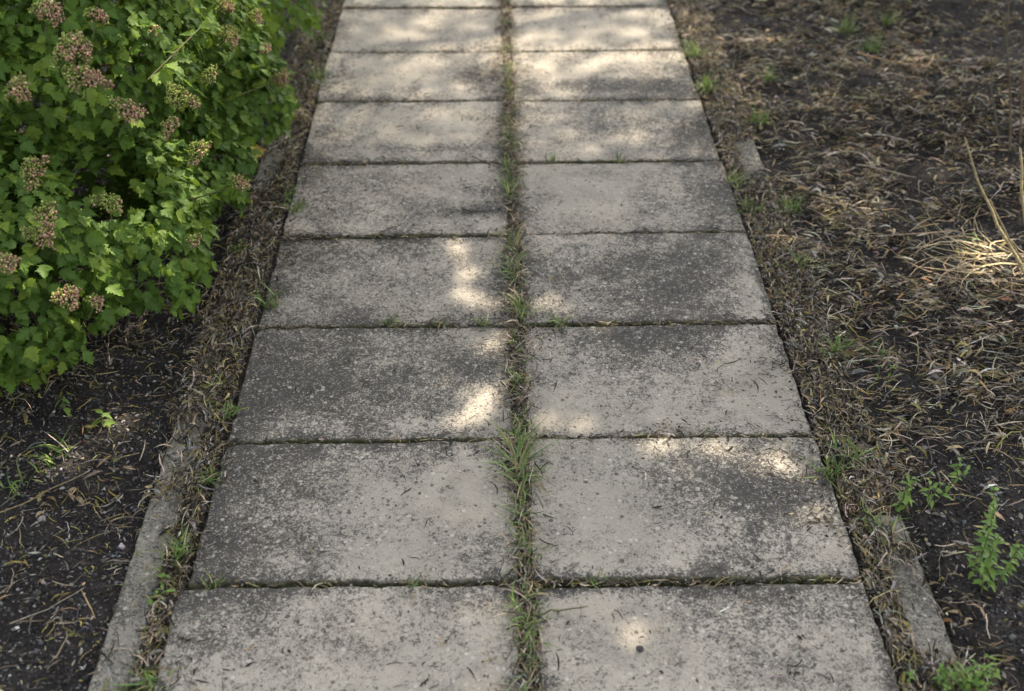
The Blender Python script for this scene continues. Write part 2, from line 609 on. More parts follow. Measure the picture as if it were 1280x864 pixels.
# ------------------------------------------------------------------ kerbs
KI, KO = .655, .736
for side, lab in ((-1, 'narrow concrete kerb half buried along the left edge of the path, below the shrub'),
                  (1, 'narrow concrete kerb buried under litter along the right edge of the path')):
    k = empty('kerb', (side * .695, 1.0, -.01), lab, 'kerb')
    y = .12 + (0 if side < 0 else .46)
    while y < 7:
        a, b = (side * KO, side * KI) if side < 0 else (KI, KO)
        me = slab_mesh(a, b, y + .004, y + .004, y + .996, y + .996, int(40 + y * 7 + side), .14, random.uniform(-.011, -.008), 10, 90, .4, True)
        o = link('kerb_stone', me, MAT_KERB)
        o.parent = k
        o.matrix_parent_inverse = Matrix.Translation((-side * .695, -1.0, .01))
        y += 1.0


# ------------------------------------------------------------------ soil, one sheet out to the horizon
def cover(x, y):
    """how far soil and litter bury the kerb (0 bare .. 1 buried)"""
    n = (fbm(x, y, 9, 21) - .5)
    L = sstep(1.70, 2.0, y + .5 * n) * (1 - sstep(2.75, 3.0, y + .3 * n)) * (.75 + .8 * n) + .45 * sstep(3.0, 3.3, y)
    R = sstep(1.46, 1.66, y + .45 * n) * (1 - sstep(2.76, 3.0, y + .4 * n)) + .9 * sstep(3.1, 3.2, y)
    R = np.maximum(R, 1 - sstep(1.20, 1.26, y))
    return np.where(x < 0, L, R)


def soil_h(x, y):
    ax = np.abs(x)
    n = fbm(x, y, 5, 31) - .5
    f = fbm(x, y, 28, 33, 3) - .5
    bed = np.where(x < 0, -.024, -.018) + .03 * n + .020 * f + .025 * sstep(1.0, 1.7, ax) + np.where(x > 0, .05, .02) * (fbm(x, y, 2.6, 39, 3) - .5) * sstep(.78, 1.1, ax)
    bed = bed + .05 * np.clip(1 - np.hypot(x - 1.75, y - 3.2) / .7, 0, 1)
    kerb = -.03 + cover(x, y) * .019 + .006 * f
    gap = -.012 + .012 * (fbm(x, y, 16, 35) - .35)
    h = np.where(ax > .742, bed * sstep(.735, .80, ax) + (1 - sstep(.735, .80, ax)) * np.maximum(-.026, -.03 + cover(x, y) * .02 + .008 * f), kerb)
    h = np.where(ax < .652, gap, h)
    return np.where(ax < .618, -.07, h)


def lines(lo, hi, step, far):
    a = list(np.arange(lo, hi + 1e-6, step))
    s = step
    l, r = [], []
    p = lo
    while p > -far:
        s *= 1.45
        p -= s
        l.append(p)
    s, p = step, hi
    while p < far:
        s *= 1.45
        p += s
        r.append(p)
    return np.array(sorted(l) + a + r)


gx = np.unique(np.concatenate([lines(-2.3, 2.3, .011, 150), [-.742, -.735, -.652, -.6185, -.6175, .6175, .6185, .652, .735, .742]]))
gy = lines(.9, 4.9, .012, 150)
GX, GY = np.meshgrid(gx, gy)
GZ = soil_h(GX, GY)
idx = np.arange(GX.size).reshape(GX.shape)
F = np.stack([idx[:-1, :-1], idx[:-1, 1:], idx[1:, 1:], idx[1:, :-1]], -1).reshape(-1, 4)
soil = link('soil', mesh_np('soil', np.stack([GX, GY, GZ], -1).reshape(-1, 3), F, smooth=True), MAT_SOIL)
tag(soil, 'dark bare garden soil on both sides of the path', None, None, 'structure')

# ------------------------------------------------------------------ litter
TAN, GREYB, DARKB, OLIVE, ORANGE, PALE, GREY = (.30, .235, .13), (.14, .117, .085), (.026, .022, .018), (.23, .205, .065), (.30, .165, .065), (.46, .395, .295), (.27, .25, .225)
SLOPE = .0


def litter(acc, x, y, z, kind, cols, probs, lmin, lmax, var=.3, flat=1.0, yaw=None):
    N = len(x)
    P = np.stack([x, y, z], -1)
    L = rng.uniform(lmin, lmax, N) * rng.choice([1, 1, .7, 1.3], N)
    if kind == 'straw':
        w = rng.uniform(.0014, .0032, N)
        cu, ar, ro = rng.normal(0, .85, N), np.abs(rng.normal(.09, .13, N)), rng.normal(0, .8, N)
    elif kind == 'leaf':
        w = L * rng.uniform(.08, .24, N)
        cu, ar, ro = rng.normal(0, 1.1, N), np.abs(rng.normal(.22, .25, N)), rng.normal(0, .8, N)
    else:
        w = L * rng.uniform(.25, .6, N)
        cu, ar, ro = rng.normal(0, .8, N), rng.normal(.1, .2, N), rng.normal(0, .6, N)
    pi = rng.normal(0, .28, N) * flat
    if yaw is None:
        yaw = rng.uniform(0, 2 * np.pi, N)
    V, F = ribbons(P, yaw, L, w, cu, ar * flat, ro * flat, pi, 'straw' if kind == 'straw' else 'leaf', 4, .12)
    T = np.repeat(pick(cols, probs, N, var), 10, 0)
    acc.add(V.reshape(-1, 3), F, T)


def sample(N, x0, x1, y0, y1, dens=None):
    x = rng.uniform(x0, x1, N)
    y = rng.uniform(y0, y1, N)
    if dens is not None:
        k = rng.uniform(size=N) < dens(x, y)
        x, y = x[k], y[k]
    return x, y


def zlift(x, y, s=.006):
    return soil_h(x, y) + .002 + np.abs(rng.normal(0, s, len(x)))


def dens_r(x, y):
    d = .35 + .65 * sstep(1.5, 2.3, y + .5 * (x - 1.0) * 0)
    d = d * (1 - .55 * sstep(1.2, 1.9, x) * sstep(3.3, 4.0, y))
    d = d * (.14 + 1.0 * sstep(.40, .58, fbm(x, y, 6.5, 41))) * (.18 + 1.0 * sstep(.42, .58, fbm(x, y, 17, 45)))
    return d


def dens_l(x, y):
    d = .20 + .80 * sstep(1.35, 1.9, y)
    return d * (.3 + .9 * sstep(.38, .62, fbm(x, y, 7, 43)))


def flatyaw(n):
    return np.where(rng.uniform(size=n) < .6, rng.normal(0, .55, n) + np.pi * rng.integers(0, 2, n), rng.uniform(0, 6.28, n))


RB = (.738, 2.3, .95, 4.9)
LB = (-2.3, -.738, .95, 4.9)
acc = Acc()
x, y = sample(85000, *RB, dens_r)
litter(acc, x, y, zlift(x, y, .009), 'straw', [TAN, GREYB, DARKB, OLIVE, PALE, GREY], [3.4, 1.6, 5.6, .8, 3.6, 1.9], .02, .075, .4, yaw=flatyaw(len(x)))  # near-black share raised to put deeper shadow into the litter colours
x, y = sample(62000, *RB, dens_r)
litter(acc, x, y, zlift(x, y, .009), 'leaf', [TAN, GREYB, DARKB, OLIVE, ORANGE, PALE, GREY], [3.2, 1.6, 6.6, .9, .3, 2.8, 2.0], .012, .042, .4, yaw=flatyaw(len(x)))
x, y = sample(30000, *RB)
litter(acc, x, y, zlift(x, y, .004), 'bit', [TAN, GREYB, DARKB, GREY, OLIVE], [1.0, 1.2, 5, 1.2, .6], .005, .014)
link('leaf_litter', acc.mesh('leaf_litter'), MAT_LITTER)
tag(bpy.data.objects['leaf_litter'], 'brown dry leaf litter and straw covering the soil right of the path', 'leaf litter', None, 'stuff')

acc = Acc()
x, y = sample(24000, *LB, dens_l)
litter(acc, x, y, zlift(x, y, .006), 'straw', [TAN, GREYB, DARKB, OLIVE, PALE, GREY], [1.4, 2.4, 4.0, 2.8, .8, 1.8], .015, .055)
x, y = sample(20000, *LB, dens_l)
litter(acc, x, y, zlift(x, y, .006), 'leaf', [TAN, GREYB, DARKB, OLIVE, ORANGE, GREY], [1.4, 2.4, 4.4, 2.6, .3, 2.2], .008, .026, .4)
x, y = sample(34000, *LB)
litter(acc, x, y, zlift(x, y, .003), 'bit', [TAN, GREYB, DARKB, GREY, OLIVE], [.6, 2, 4, 2.5, .9], .004, .012)
o = link('leaf_litter', acc.mesh('leaf_litter'), MAT_LITTER)
tag(o, 'dark sparse leaf litter with olive bits on the soil left of the path, under the shrub', 'leaf litter', None, 'stuff')

# litter over the kerbs and in the gaps beside the slabs
acc = Acc()
for s in (-1, 1):
    for kind, n, l0, l1 in (('straw', 15000, .015, .06), ('leaf', 9000, .010, .030), ('bit', 16000, .004, .013)):
        x, y = sample(n, .622, .745, .95, 4.9)
        x = x * s
        c = cover(x, y)
        ingap = np.abs(x) < .668
        k = rng.uniform(size=len(x)) < np.where(ingap, .9, .025 + .85 * c)
        x, y = x[k], y[k]
        z = np.maximum(soil_h(x, y), np.where(np.abs(x) > KI, -.009, -.012)) + .002 + np.abs(rng.normal(0, .004, len(x)))
        yaw = np.where(rng.uniform(size=len(x)) < .55, rng.normal(np.pi / 2, .5, len(x)), rng.uniform(0, 6.28, len(x)))
        litter(acc, x, y, z, kind, [TAN, GREYB, DARKB, OLIVE, PALE, GREY], [1.8, 2.2, 4.5, .9, 1.6, 2.0] if s > 0 else [1.4, 2.4, 4.5, 1.6, 1.1, 1.8], l0, l1, yaw=yaw)
o = link('kerb_litter', acc.mesh('kerb_litter'), MAT_LITTER)
tag(o, 'dry grass and debris lying along both kerbs and in the gaps beside the slabs', 'debris', None, 'stuff')

# debris in the joints and thin bits strewn over the slabs
acc = Acc()
x = rng.normal(0, .010, 5200) * rng.choice([1, 1, 1, 1.8, 3], 5200)
y = rng.uniform(.95, 5.0, 5200)
yaw = np.where(rng.uniform(size=5200) < .5, rng.normal(np.pi / 2, .5, 5200), rng.uniform(0, 6.28, 5200))
litter(acc, x, y, np.where(np.abs(x) > .014, .003, -.004) + np.abs(rng.normal(0, .004, 5200)), 'straw', [TAN, GREYB, DARKB, PALE, GREY], [1.5, 2.5, 2, 1.6, 1.5], .012, .045, yaw=yaw)
x = rng.normal(0, .010, 2600)
y = rng.uniform(.95, 5.0, 2600)
litter(acc, x, y, -.006 + np.abs(rng.normal(0, .004, 2600)), 'leaf', [TAN, GREYB, DARKB, OLIVE, PALE], [1.5, 2.5, 3, 1, .8], .006, .02)
for j in range(1, 12):
    n = 420
    x = rng.uniform(-HW, HW, n)
    keep = rng.uniform(size=n) < .25 + .75 * sstep(.4, .65, vnoise(x, x * 0 + j, 9, 51))
    x = x[keep]
    y = joint_y(j, x) + rng.normal(0, .004, len(x))
    litter(acc, x, y, -.006 + np.abs(rng.normal(0, .004, len(x))), 'straw', [TAN, GREYB, DARKB, PALE, OLIVE], [1.5, 2.5, 2.5, 1.3, .7], .008, .032,
           yaw=rng.normal(0, .5, len(x)) + np.pi * rng.integers(0, 2, len(x)))
# strewn: densest beside the joints
for kind, n, l0, l1 in (('straw', 7500, .008, .035), ('bit', 15000, .003, .010), ('leaf', 3600, .006, .022)):
    x, y = sample(n * 3, -HW + .01, HW - .01, .95, 4.9)
    dj = np.min(np.stack([np.abs(y - joint_y(j, x)) for j in range(len(JL))]), 0)
    e = np.minimum(np.minimum(np.abs(np.abs(x) - .015), HW - np.abs(x)), dj * 2)
    reach = .012 + .075 * sstep(.45, .7, fbm(x, y, 5, 57))
    k = rng.uniform(size=len(x)) < (.03 + .8 * np.exp(-e / reach)) * (.15 + 1.1 * sstep(.35, .65, fbm(x, y, 9, 55)))
    x, y = x[k], y[k]
    litter(acc, x, y, np.full(len(x), .0022), kind, [TAN, GREYB, DARKB, PALE, GREY], [1, 2, 5, .5, 1], l0, l1, flat=.25)
o = link('joint_debris', acc.mesh('joint_debris'), MAT_LITTER)
tag(o, 'dry roots, straw and crumbs in the joints and strewn over the paving slabs', 'debris', None, 'stuff')


# crumbs and small stones of the bare soil
def lumps(x, y, z, r, cols, probs):
    N = len(x)
    base = np.array([(1, 0, 0), (-1, 0, 0), (0, 1, 0), (0, -1, 0), (0, 0, 1), (0, 0, -1)], float)
    f = np.array([(0, 2, 4), (2, 1, 4), (1, 3, 4), (3, 0, 4), (2, 0, 5), (1, 2, 5), (3, 1, 5), (0, 3, 5)])
    V = base[None] * (1 + rng.normal(0, .25, (N, 6, 1))) + rng.normal(0, .22, (N, 6, 3))
    a = rng.uniform(0, 6.28, N)
    c, s = np.cos(a)[:, None], np.sin(a)[:, None]
    V = np.stack([V[..., 0] * c - V[..., 1] * s, V[..., 0] * s + V[..., 1] * c, V[..., 2] * .7], -1) * r[:, None, None]
    V = V + np.stack([x, y, z], -1)[:, None]
    F = (f[None] + (np.arange(N) * 6)[:, None, None]).reshape(-1, 3)
    return V.reshape(-1, 3), F, np.repeat(pick(cols, probs, N, .35), 6, 0)


acc = Acc()
for X0, X1, n in ((-2.0, -.74, 75000), (.74, 2.0, 65000)):
    x, y = sample(n, X0, X1, .95, 3.6, lambda x, y: 1.05 - .75 * sstep(1.5, 2.6, y))
    r = np.exp(rng.normal(math.log(.0023), .42, len(x)))
    V, F, T = lumps(x, y, soil_h(x, y) + r * .4, r, [(.034, .033, .035), (.068, .066, .068), (.13, .127, .127), (.25, .24, .235)], [5, 3.4, 1.6, .4])
    acc.add(V, F, T)
x = np.concatenate([rng.normal(0, .009, 1600), rng.uniform(.62, .66, 1800), -rng.uniform(.62, .66, 1800)])
y = rng.uniform(.95, 4.5, len(x))
r = np.exp(rng.normal(math.log(.0022), .4, len(x)))
V, F, T = lumps(x, y, np.full(len(x), -.010) + r, r, [(.035, .03, .026), (.07, .06, .05), (.13, .12, .10)], [4, 3, 1])
acc.add(V, F, T)
o = link('soil_crumbs', acc.mesh('soil_crumbs'), MAT_CRUMB)
tag(o, 'black crumbs and grit lying on the bare soil beside the path', 'soil crumbs', None, 'stuff')

# moss in the cross joints and at slab rims
acc = Acc()
xs, ys = [], []
for j in range(1, 12):
    n = 2600
    x = rng.uniform(-HW, HW, n)
    k = rng.uniform(size=n) < sstep(.42, .62, fbm(x, x * 0 + j * 3.7, 5, 61))
    x = x[k]
    xs.append(x)
    ys.append(joint_y(j, x) + rng.normal(0, .0030, len(x)))
x, y = np.concatenate(xs), np.concatenate(ys)
B = np.stack([x, y, np.full(len(x), -.011)], -1)
V, F = blades(B, rng.uniform(0, 6.28, len(x)), rng.uniform(.005, .013, len(x)), rng.uniform(.0018, .0035, len(x)), np.abs(rng.normal(.3, .3, len(x))), rng.uniform(0, .5, len(x)), 2)
acc.add(V.reshape(-1, 3), F, np.repeat(pick([(.06, .085, .02), (.10, .11, .03), (.05, .05, .025)], [3, 2, 2], len(x)), 6, 0))
o = link('moss', acc.mesh('moss'), MAT_GRASS)
tag(o, 'thin green moss growing in the cross joints between the slabs', 'moss', None, 'stuff')


# ------------------------------------------------------------------ single fallen leaves and straws on the soil
def single_mesh(kind, L, w, curl, arch, roll, col):
    V, F = ribbons(np.zeros((1, 3)), np.array([0.]), np.array([L]), np.array([w]), np.array([curl]), np.array([arch]), np.array([roll]), np.array([.0]), kind, 4, .1)
    return mesh_np('dead_leaf' if kind == 'leaf' else 'dry_straw', V[0], F, np.broadcast_to(np.array(col), (10, 3)), True)


leafs = [single_mesh('leaf', random.uniform(.028, .046), random.uniform(.005, .011), random.gauss(0, 1.3), random.uniform(.15, .6), random.gauss(0, .4), c)
         for c in ((.25, .19, .12), (.20, .16, .12), (.30, .23, .14), (.17, .14, .11), (.27, .22, .08), (.29, .24, .17), (.24, .15, .07), (.19, .17, .15))]
straws = [single_mesh('straw', random.uniform(.05, .12), random.uniform(.0022, .0038), random.gauss(0, 1.1), random.uniform(.03, .18), random.gauss(0, .5), c)
          for c in ((.36, .29, .19), (.28, .23, .16), (.40, .34, .25), (.30, .26, .12), (.22, .18, .14))]


def scatter_single(meshes, name, n, px0, px1, py0, py1, label, cat, group, xlim):
    k = 0
    while k < n:
        p = at(random.uniform(px0, px1), random.uniform(py0, py1))
        if not xlim(p[0]):
            continue
        o = bpy.data.objects.new(name, random.choice(meshes))
        COL.objects.link(o)
        if not o.data.materials:
            o.data.materials.append(MAT_LITTER)
        o.location = (p[0], p[1], float(soil_h(p[0], p[1])) + .010 + abs(random.gauss(0, .004)))
        if abs(p[0]) < HW:
            o.location.z = .003
        s = random.uniform(.6, 1.1)
        o.scale = (s, s, s)
        o.rotation_euler = (random.gauss(0, .2), random.gauss(0, .15), random.uniform(0, 6.28))
        tag(o, label, cat, group)
        k += 1


scatter_single(leafs, 'dead_leaf', 150, 880, 1278, 4, 560, 'small curled brown dead leaf on the littered soil right of the path', 'leaf', 'dead leaves right of the path', lambda x: x > .75)
scatter_single(leafs, 'dead_leaf', 45, 10, 380, 300, 700, 'small curled dull dead leaf on the dark soil left of the path', 'leaf', 'dead leaves left of the path', lambda x: x < -.75)
scatter_single(straws, 'dry_straw', 90, 900, 1278, 20, 640, 'thin dry straw lying on the littered soil right of the path', 'straw', 'dry straws right of the path', lambda x: x > .75)
scatter_single(straws, 'dry_straw', 16, 5, 330, 400, 860, 'thin dry straw lying on the dark soil left of the path', 'straw', 'dry straws left of the path', lambda x: x < -.75)


def long_straw(name, pxs, zs, r0, r1, col, label, cat):
    pts = [at(a, b, z) for (a, b), z in zip(pxs, zs)]
    c = np.mean(pts, 0)
    pts2 = []
    for i in range(len(pts) - 1):
        for t in (0, .33, .66):
            p = pts[i] * (1 - t) + pts[i + 1] * t
            pts2.append(p + np.array([random.gauss(0, .0015), random.gauss(0, .0015), random.gauss(0, .001)]))
    pts2.append(pts[-1])
    V, F = tube(pts2, r0, r1, 5)
    o = link(name, mesh_np(name, V - c, F, np.broadcast_to(np.array(col), (len(V), 3)), True), MAT_LITTER)
    o.location = tuple(c)
    return tag(o, label, cat)


long_straw('straw', [(1072, 66), (1110, 76), (1165, 84)], [.03, .035, .03], .0030, .0018, (.48, .34, .2), 'long pale orange straw catching the sun near the top right', 'straw')
long_straw('straw', [(1070, 205), (1110, 214), (1145, 222)], [.03, .04, .03], .0028, .0016, (.42, .35, .26), 'long pale straw lying level on the litter in the middle right bed', 'straw')
long_straw('straw', [(1160, 232), (1190, 262), (1212, 288)], [.04, .045, .04], .0026, .0016, (.10, .08, .07), 'dark thin twig sloping across the right bed below the standing stalk', 'twig')
long_straw('straw', [(0, 642), (45, 622), (110, 590)], [.012, .02, .012], .0015, .0009, (.33, .26, .14), 'long tan straw rising to the right, by the left picture edge', 'straw')
long_straw('straw', [(12, 780), (60, 762), (105, 735)], [.012, .018, .012], .0014, .0008, (.34, .30, .22), 'long pale straw on black soil at the lower left', 'straw')
long_straw('twig', [(578, 262), (602, 265), (626, 260)], [.003, .004, .004], .0020, .0010, (.05, .042, .035), 'short dark twig lying on the fifth left slab beside the middle joint', 'twig')
long_straw('twig', [(590, 195), (612, 205), (630, 214)], [.003, .004, .005], .0013, .0008, (.08, .065, .05), 'thin curved twig on the fifth left slab near its rear joint', 'twig')
long_straw('twig', [(668, 768), (700, 762), (735, 758)], [.006, .010, .006], .0022, .0010, (.14, .15, .06), 'bent olive stalk lying over the front right slab from the middle joint', 'stalk')

# pebble on the front right slab
c = at(800, 813)
V, F, T = lumps(np.zeros(1), np.zeros(1), np.zeros(1), np.array([.0065]), [(.04, .04, .042)], [1])
import bmesh
bm = bmesh.new()
bmesh.ops.create_icosphere(bm, subdivisions=2, radius=.0068)
for v in bm.verts:
    v.co *= 1 + .22 * (float(vnoise(v.co.x * 200, v.co.y * 200 + v.co.z * 130, 1, 3)) - .5)
    v.co.z *= .75
    v.co.x *= 1.15
me = bpy.data.meshes.new('pebble')
bm.to_mesh(me)
bm.free()
o = link('pebble', me, MAT_PEBBLE)
o.location = (c[0], c[1], .004)
tag(o, 'small dark pebble lying on the front right slab', 'pebble')


# ------------------------------------------------------------------ leaf shapes
def leaf_shape(half, mids, fold, droop, wave, seed):
    """half: outline (u, v) from base to tip on one side; mids: v of midrib points -> V, F, vein (unit length)"""
    r = np.random.default_rng(seed)
    V = [(0, m) for m in mids]
    nm = len(mids)
    F = []
    for s in (1, -1):
        st = len(V)
        hh = [(s * u * (1 + r.normal(0, .06)), v + r.normal(0, .012)) for u, v in half]
        V += hh
        k = 0
        for i in range(len(hh) - 1):
            # advance the midrib index to follow the outline
            while k < nm - 1 and mids[k + 1] <= (half[i][1] + half[i + 1][1]) / 2 - .08:
                a = (k, st + i, k + 1)
                F.append(a if s > 0 else a[::-1])
                k += 1
            a = (k, st + i, st + i + 1)
            F.append(a if s > 0 else a[::-1])
        while k < nm - 1:
            a = (k, st + len(hh) - 1, k + 1)
            F.append(a if s > 0 else a[::-1])
            k += 1
    V = np.array(V, float)
    u, v = V[:, 0], V[:, 1]
    z = np.abs(u) * fold - droop * v * v + wave * np.sin(9 * u + 7 * v + seed)
    vein = np.zeros(len(V))
    vein[:nm] = 1
    return np.stack([u, v, z], -1), np.array(F), vein


LOBED = [(.07, -.03), (.22, .02), (.28, .11), (.41, .14), (.35, .24), (.55, .41), (.38, .41), (.36, .50), (.22, .50), (.31, .64), (.18, .68), (.18, .80), (.06, .88), (.0, 1.02)]
OVATE = [(.05, .0), (.17, .14), (.23, .34), (.20, .56), (.10, .80), (.0, 1.0)]
MIDS = [0, .25, .5, .75]
SHRUB_LEAVES = [leaf_shape(LOBED, MIDS, f, d, .035, i) for i, (f, d) in enumerate(((.25, .18), (.12, .35), (.35, .05), (-.1, .28), (.2, .5)))]
SMALL_LEAVES = [leaf_shape(OVATE, MIDS, f, d, .02, 20 + i) for i, (f, d) in enumerate(((.3, .2), (.15, .4)))]


def leaf_me(shape, name='leaf'):
    V, F, ve = shape
    return mesh_np(name, V, F, smooth=True, attrs={'vein': ve})


def frame(nrm, tip):
    z = nrm / np.linalg.norm(nrm)
    y = tip - z * (tip @ z)
    y = y / (np.linalg.norm(y) + 1e-9)
    x = np.cross(y, z)
    return np.stack([x, y, z], 1)


# ------------------------------------------------------------------ shrubs
def flower_head(nrm, R, pink, seed):
    """domed cluster of small seed capsules on fine stalks; local z along its axis"""
    r = np.random.default_rng(seed)
    n = int(420 * (R / .03) ** 1.6)
    a = r.uniform(0, 6.28, n)
    asp = r.uniform(.75, 1.3)
    lob = 1 + .22 * np.sin(3 * a + r.uniform(0, 6)) + .15 * np.sin(7 * a + r.uniform(0, 6))
    q = np.sqrt(r.uniform(0, 1, n)) * R * lob
    H = R * .38
    P = np.stack([q * np.cos(a) * asp, q * np.sin(a) / asp, H * (1 - (q / R) ** 2 * .8) + r.normal(0, .0045, n)], -1)
    acc, stk = Acc(), Acc()
    base = np.array([(1, 0, 0), (-1, 0, 0), (0, 1, 0), (0, -1, 0), (0, 0, 1.3), (0, 0, -1.2)], float)
    f = np.array([(0, 2, 4), (2, 1, 4), (1, 3, 4), (3, 0, 4), (2, 0, 5), (1, 2, 5), (3, 1, 5), (0, 3, 5)])
    for p in P:
        s = r.uniform(.0014, .0030)
        isp = r.uniform() < np.clip(pink - .28 + .6 * (p[0] / R) + .5 * (float(vnoise(p[0] * 90, p[1] * 90, 1, seed)) - .5), .05, .92)
        c = np.array((.52, .30, .20) if isp else (.30, .37, .09)) * math.exp(r.normal(0, .3))
        if isp and r.uniform() < .3:
            c = np.array((.60, .46, .30)) * math.exp(r.normal(0, .2))
        acc.add(base * s * (1 + r.normal(0, .2, (6, 1))) + p, f, c)
        d = np.array([-p[1], p[0], 0]) / (np.hypot(p[0], p[1]) + 1e-6) * .0006
        b = np.array([p[0] * .25, p[1] * .25, -.004])
        stk.add([b - d, b + d, p + d, p - d], [(0, 1, 2, 3)], (.16, .17, .06))
    V, F = tube([(0, 0, -.05), (.002, 0, -.02), (0, 0, .004)], .0016, .0014, 5)
    stk.add(V, F, (.14, .15, .06))
    return acc.mesh('flower_head'), stk.mesh('stalk')


def build_shrub(name, lobes, n_leaf, n_parts, base, heads, shoots, label, seed, hollows=()):
    r = np.random.default_rng(seed)
    root = empty(name, base, label, 'shrub')
    C = np.array([l[0] for l in lobes])
    R = np.array([l[1] for l in lobes])
    Q = np.array([l[2] if len(l) > 2 else (1, 1, 1) for l in lobes], float)
    pts = []
    wsum = (R ** 2) / (R ** 2).sum()
    while len(pts) < n_leaf:
        i = r.choice(len(lobes), p=wsum)
        d = r.normal(size=3)
        d /= np.linalg.norm(d)
        if d[2] < -.55:
            continue
        bumpy = 1 + .22 * (float(fbm(d[0] * 2 + i * 7 + d[2], d[1] * 2 + d[2] * 1.7, 1.6, seed)) - .5) * 2
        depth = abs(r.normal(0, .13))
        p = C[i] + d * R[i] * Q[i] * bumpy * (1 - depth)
        if p[2] < .03:
            continue
        if any(((p - h_) ** 2).sum() < q_ * q_ for h_, q_ in hollows):
            continue
        ins = (((p - C) / (R[:, None] * Q)) ** 2).sum(1)
        ins[i] = 9
        if (ins < .55).any():
            continue
        n = d * .75 + np.array([0, 0, .7]) + r.normal(0, .42, 3)
        tip = d * .7 + np.array([.05, -.1, -.55]) + r.normal(0, .55, 3)
        s = r.uniform(.022, .043) * (1 - .25 * (r.uniform() < .3))
        young = (r.uniform() < .15)
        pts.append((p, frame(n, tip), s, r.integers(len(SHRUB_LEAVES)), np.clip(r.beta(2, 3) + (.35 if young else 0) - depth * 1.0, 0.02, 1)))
    # leaves along the shoots that stick out
    stems = Acc()
    for sh in shoots:
        sp = [np.array(q) for q in sh]
        V, F = tube(sp, .0022, .0012, 5)
        stems.add(V, F, (.1, .1, .05))
        for i in range(len(sp) - 1):
            for t in (.15, .5, .85):
                p = sp[i] * (1 - t) + sp[i + 1] * t
                dr = sp[i + 1] - sp[i]
                dr /= np.linalg.norm(dr)
                side = np.cross(dr, (0, 0, 1)) * (1 if (int(t * 10) + i) % 2 else -1)
                pts.append((p, frame(np.array([0, 0, 1.]) + r.normal(0, .25, 3), side + dr * .5 + np.array([0, 0, -.4])), r.uniform(.035, .055), r.integers(5), r.uniform(.3, .8)))
    # woody stems from the base into each lobe
    for c, rad in zip(C, R):
        for k in range(5):
            e = c + r.normal(size=3) * rad * .45
            m = (np.array(base) + e) / 2 + np.array([r.normal(0, .05), r.normal(0, .05), .12])
            V, F = tube([np.array(base) + r.normal(0, .04, 3) * (1, 1, 0), m, e], .006, .002, 5)
            stems.add(V, F, (.09, .07, .05))
    so = link('stem', stems.mesh('stem', True), MAT_STEM, root)
    so.matrix_parent_inverse = Matrix.Translation(-Vector(base))
    # which leaves show largest: front-most per small cell of the picture
    best = {}
    for i, (p, Rm, s, k, t) in enumerate(pts):
        x, y, z = to_px(p)
        if -10 < x < PW and -10 < y < PH:
            key = (int(x // 17), int(y // 17))
            if key not in best or best[key][0] > z:
                best[key] = (z, i, s * abs(Rm[:, 2] @ (p - CAM)) / z ** 3)
    top = sorted(best.values(), key=lambda b: -b[2])[:n_parts]
    chosen = {b[1] for b in top}
    mes = [leaf_me(s) for s in SHRUB_LEAVES]
    for m_ in mes:
        m_.materials.append(MAT_LEAF)
    acc, veins = Acc(), []
    for i, (p, Rm, s, k, t) in enumerate(pts):
        if i in chosen:
            o = bpy.data.objects.new('leaf', mes[k])
            COL.objects.link(o)
            o.parent = root
            mm = Matrix([[*(Rm[a] * s), p[a] - base[a]] for a in range(3)] + [[0, 0, 0, 1]])
            o.matrix_basis = mm
        else:
            V, F, ve = SHRUB_LEAVES[k]
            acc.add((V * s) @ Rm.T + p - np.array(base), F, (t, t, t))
            veins.append(ve)
    me = acc.mesh('foliage', True)
    a = me.attributes.new('vein', 'FLOAT', 'POINT')
    a.data.foreach_set('value', np.concatenate(veins).astype(np.float32))
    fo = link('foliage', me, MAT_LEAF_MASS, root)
    fo['kind'] = 'stuff'
    for i, (px, py, z, rad, pink, n) in enumerate(heads):
        me, sm = flower_head(None, rad * np.random.default_rng(i + 40).uniform(.75, 1.1), pink, seed * 50 + i)
        o = link('flower_head', me, MAT_FLOWER, root)
        link('stalk', sm, MAT_FLOWER, o)
        p = at(px, py, z)
        Rm = frame(np.array(n, float) + np.random.default_rng(i).normal(0, .25, 3) + np.array([0, 0, .35]), np.array([0.3, 1, 0.2]))
        o.matrix_basis = Matrix([[*Rm[a], p[a] - base[a]] for a in range(3)] + [[0, 0, 0, 1]])
    return root


def P3(px, py, z):
    return at(px, py, z)


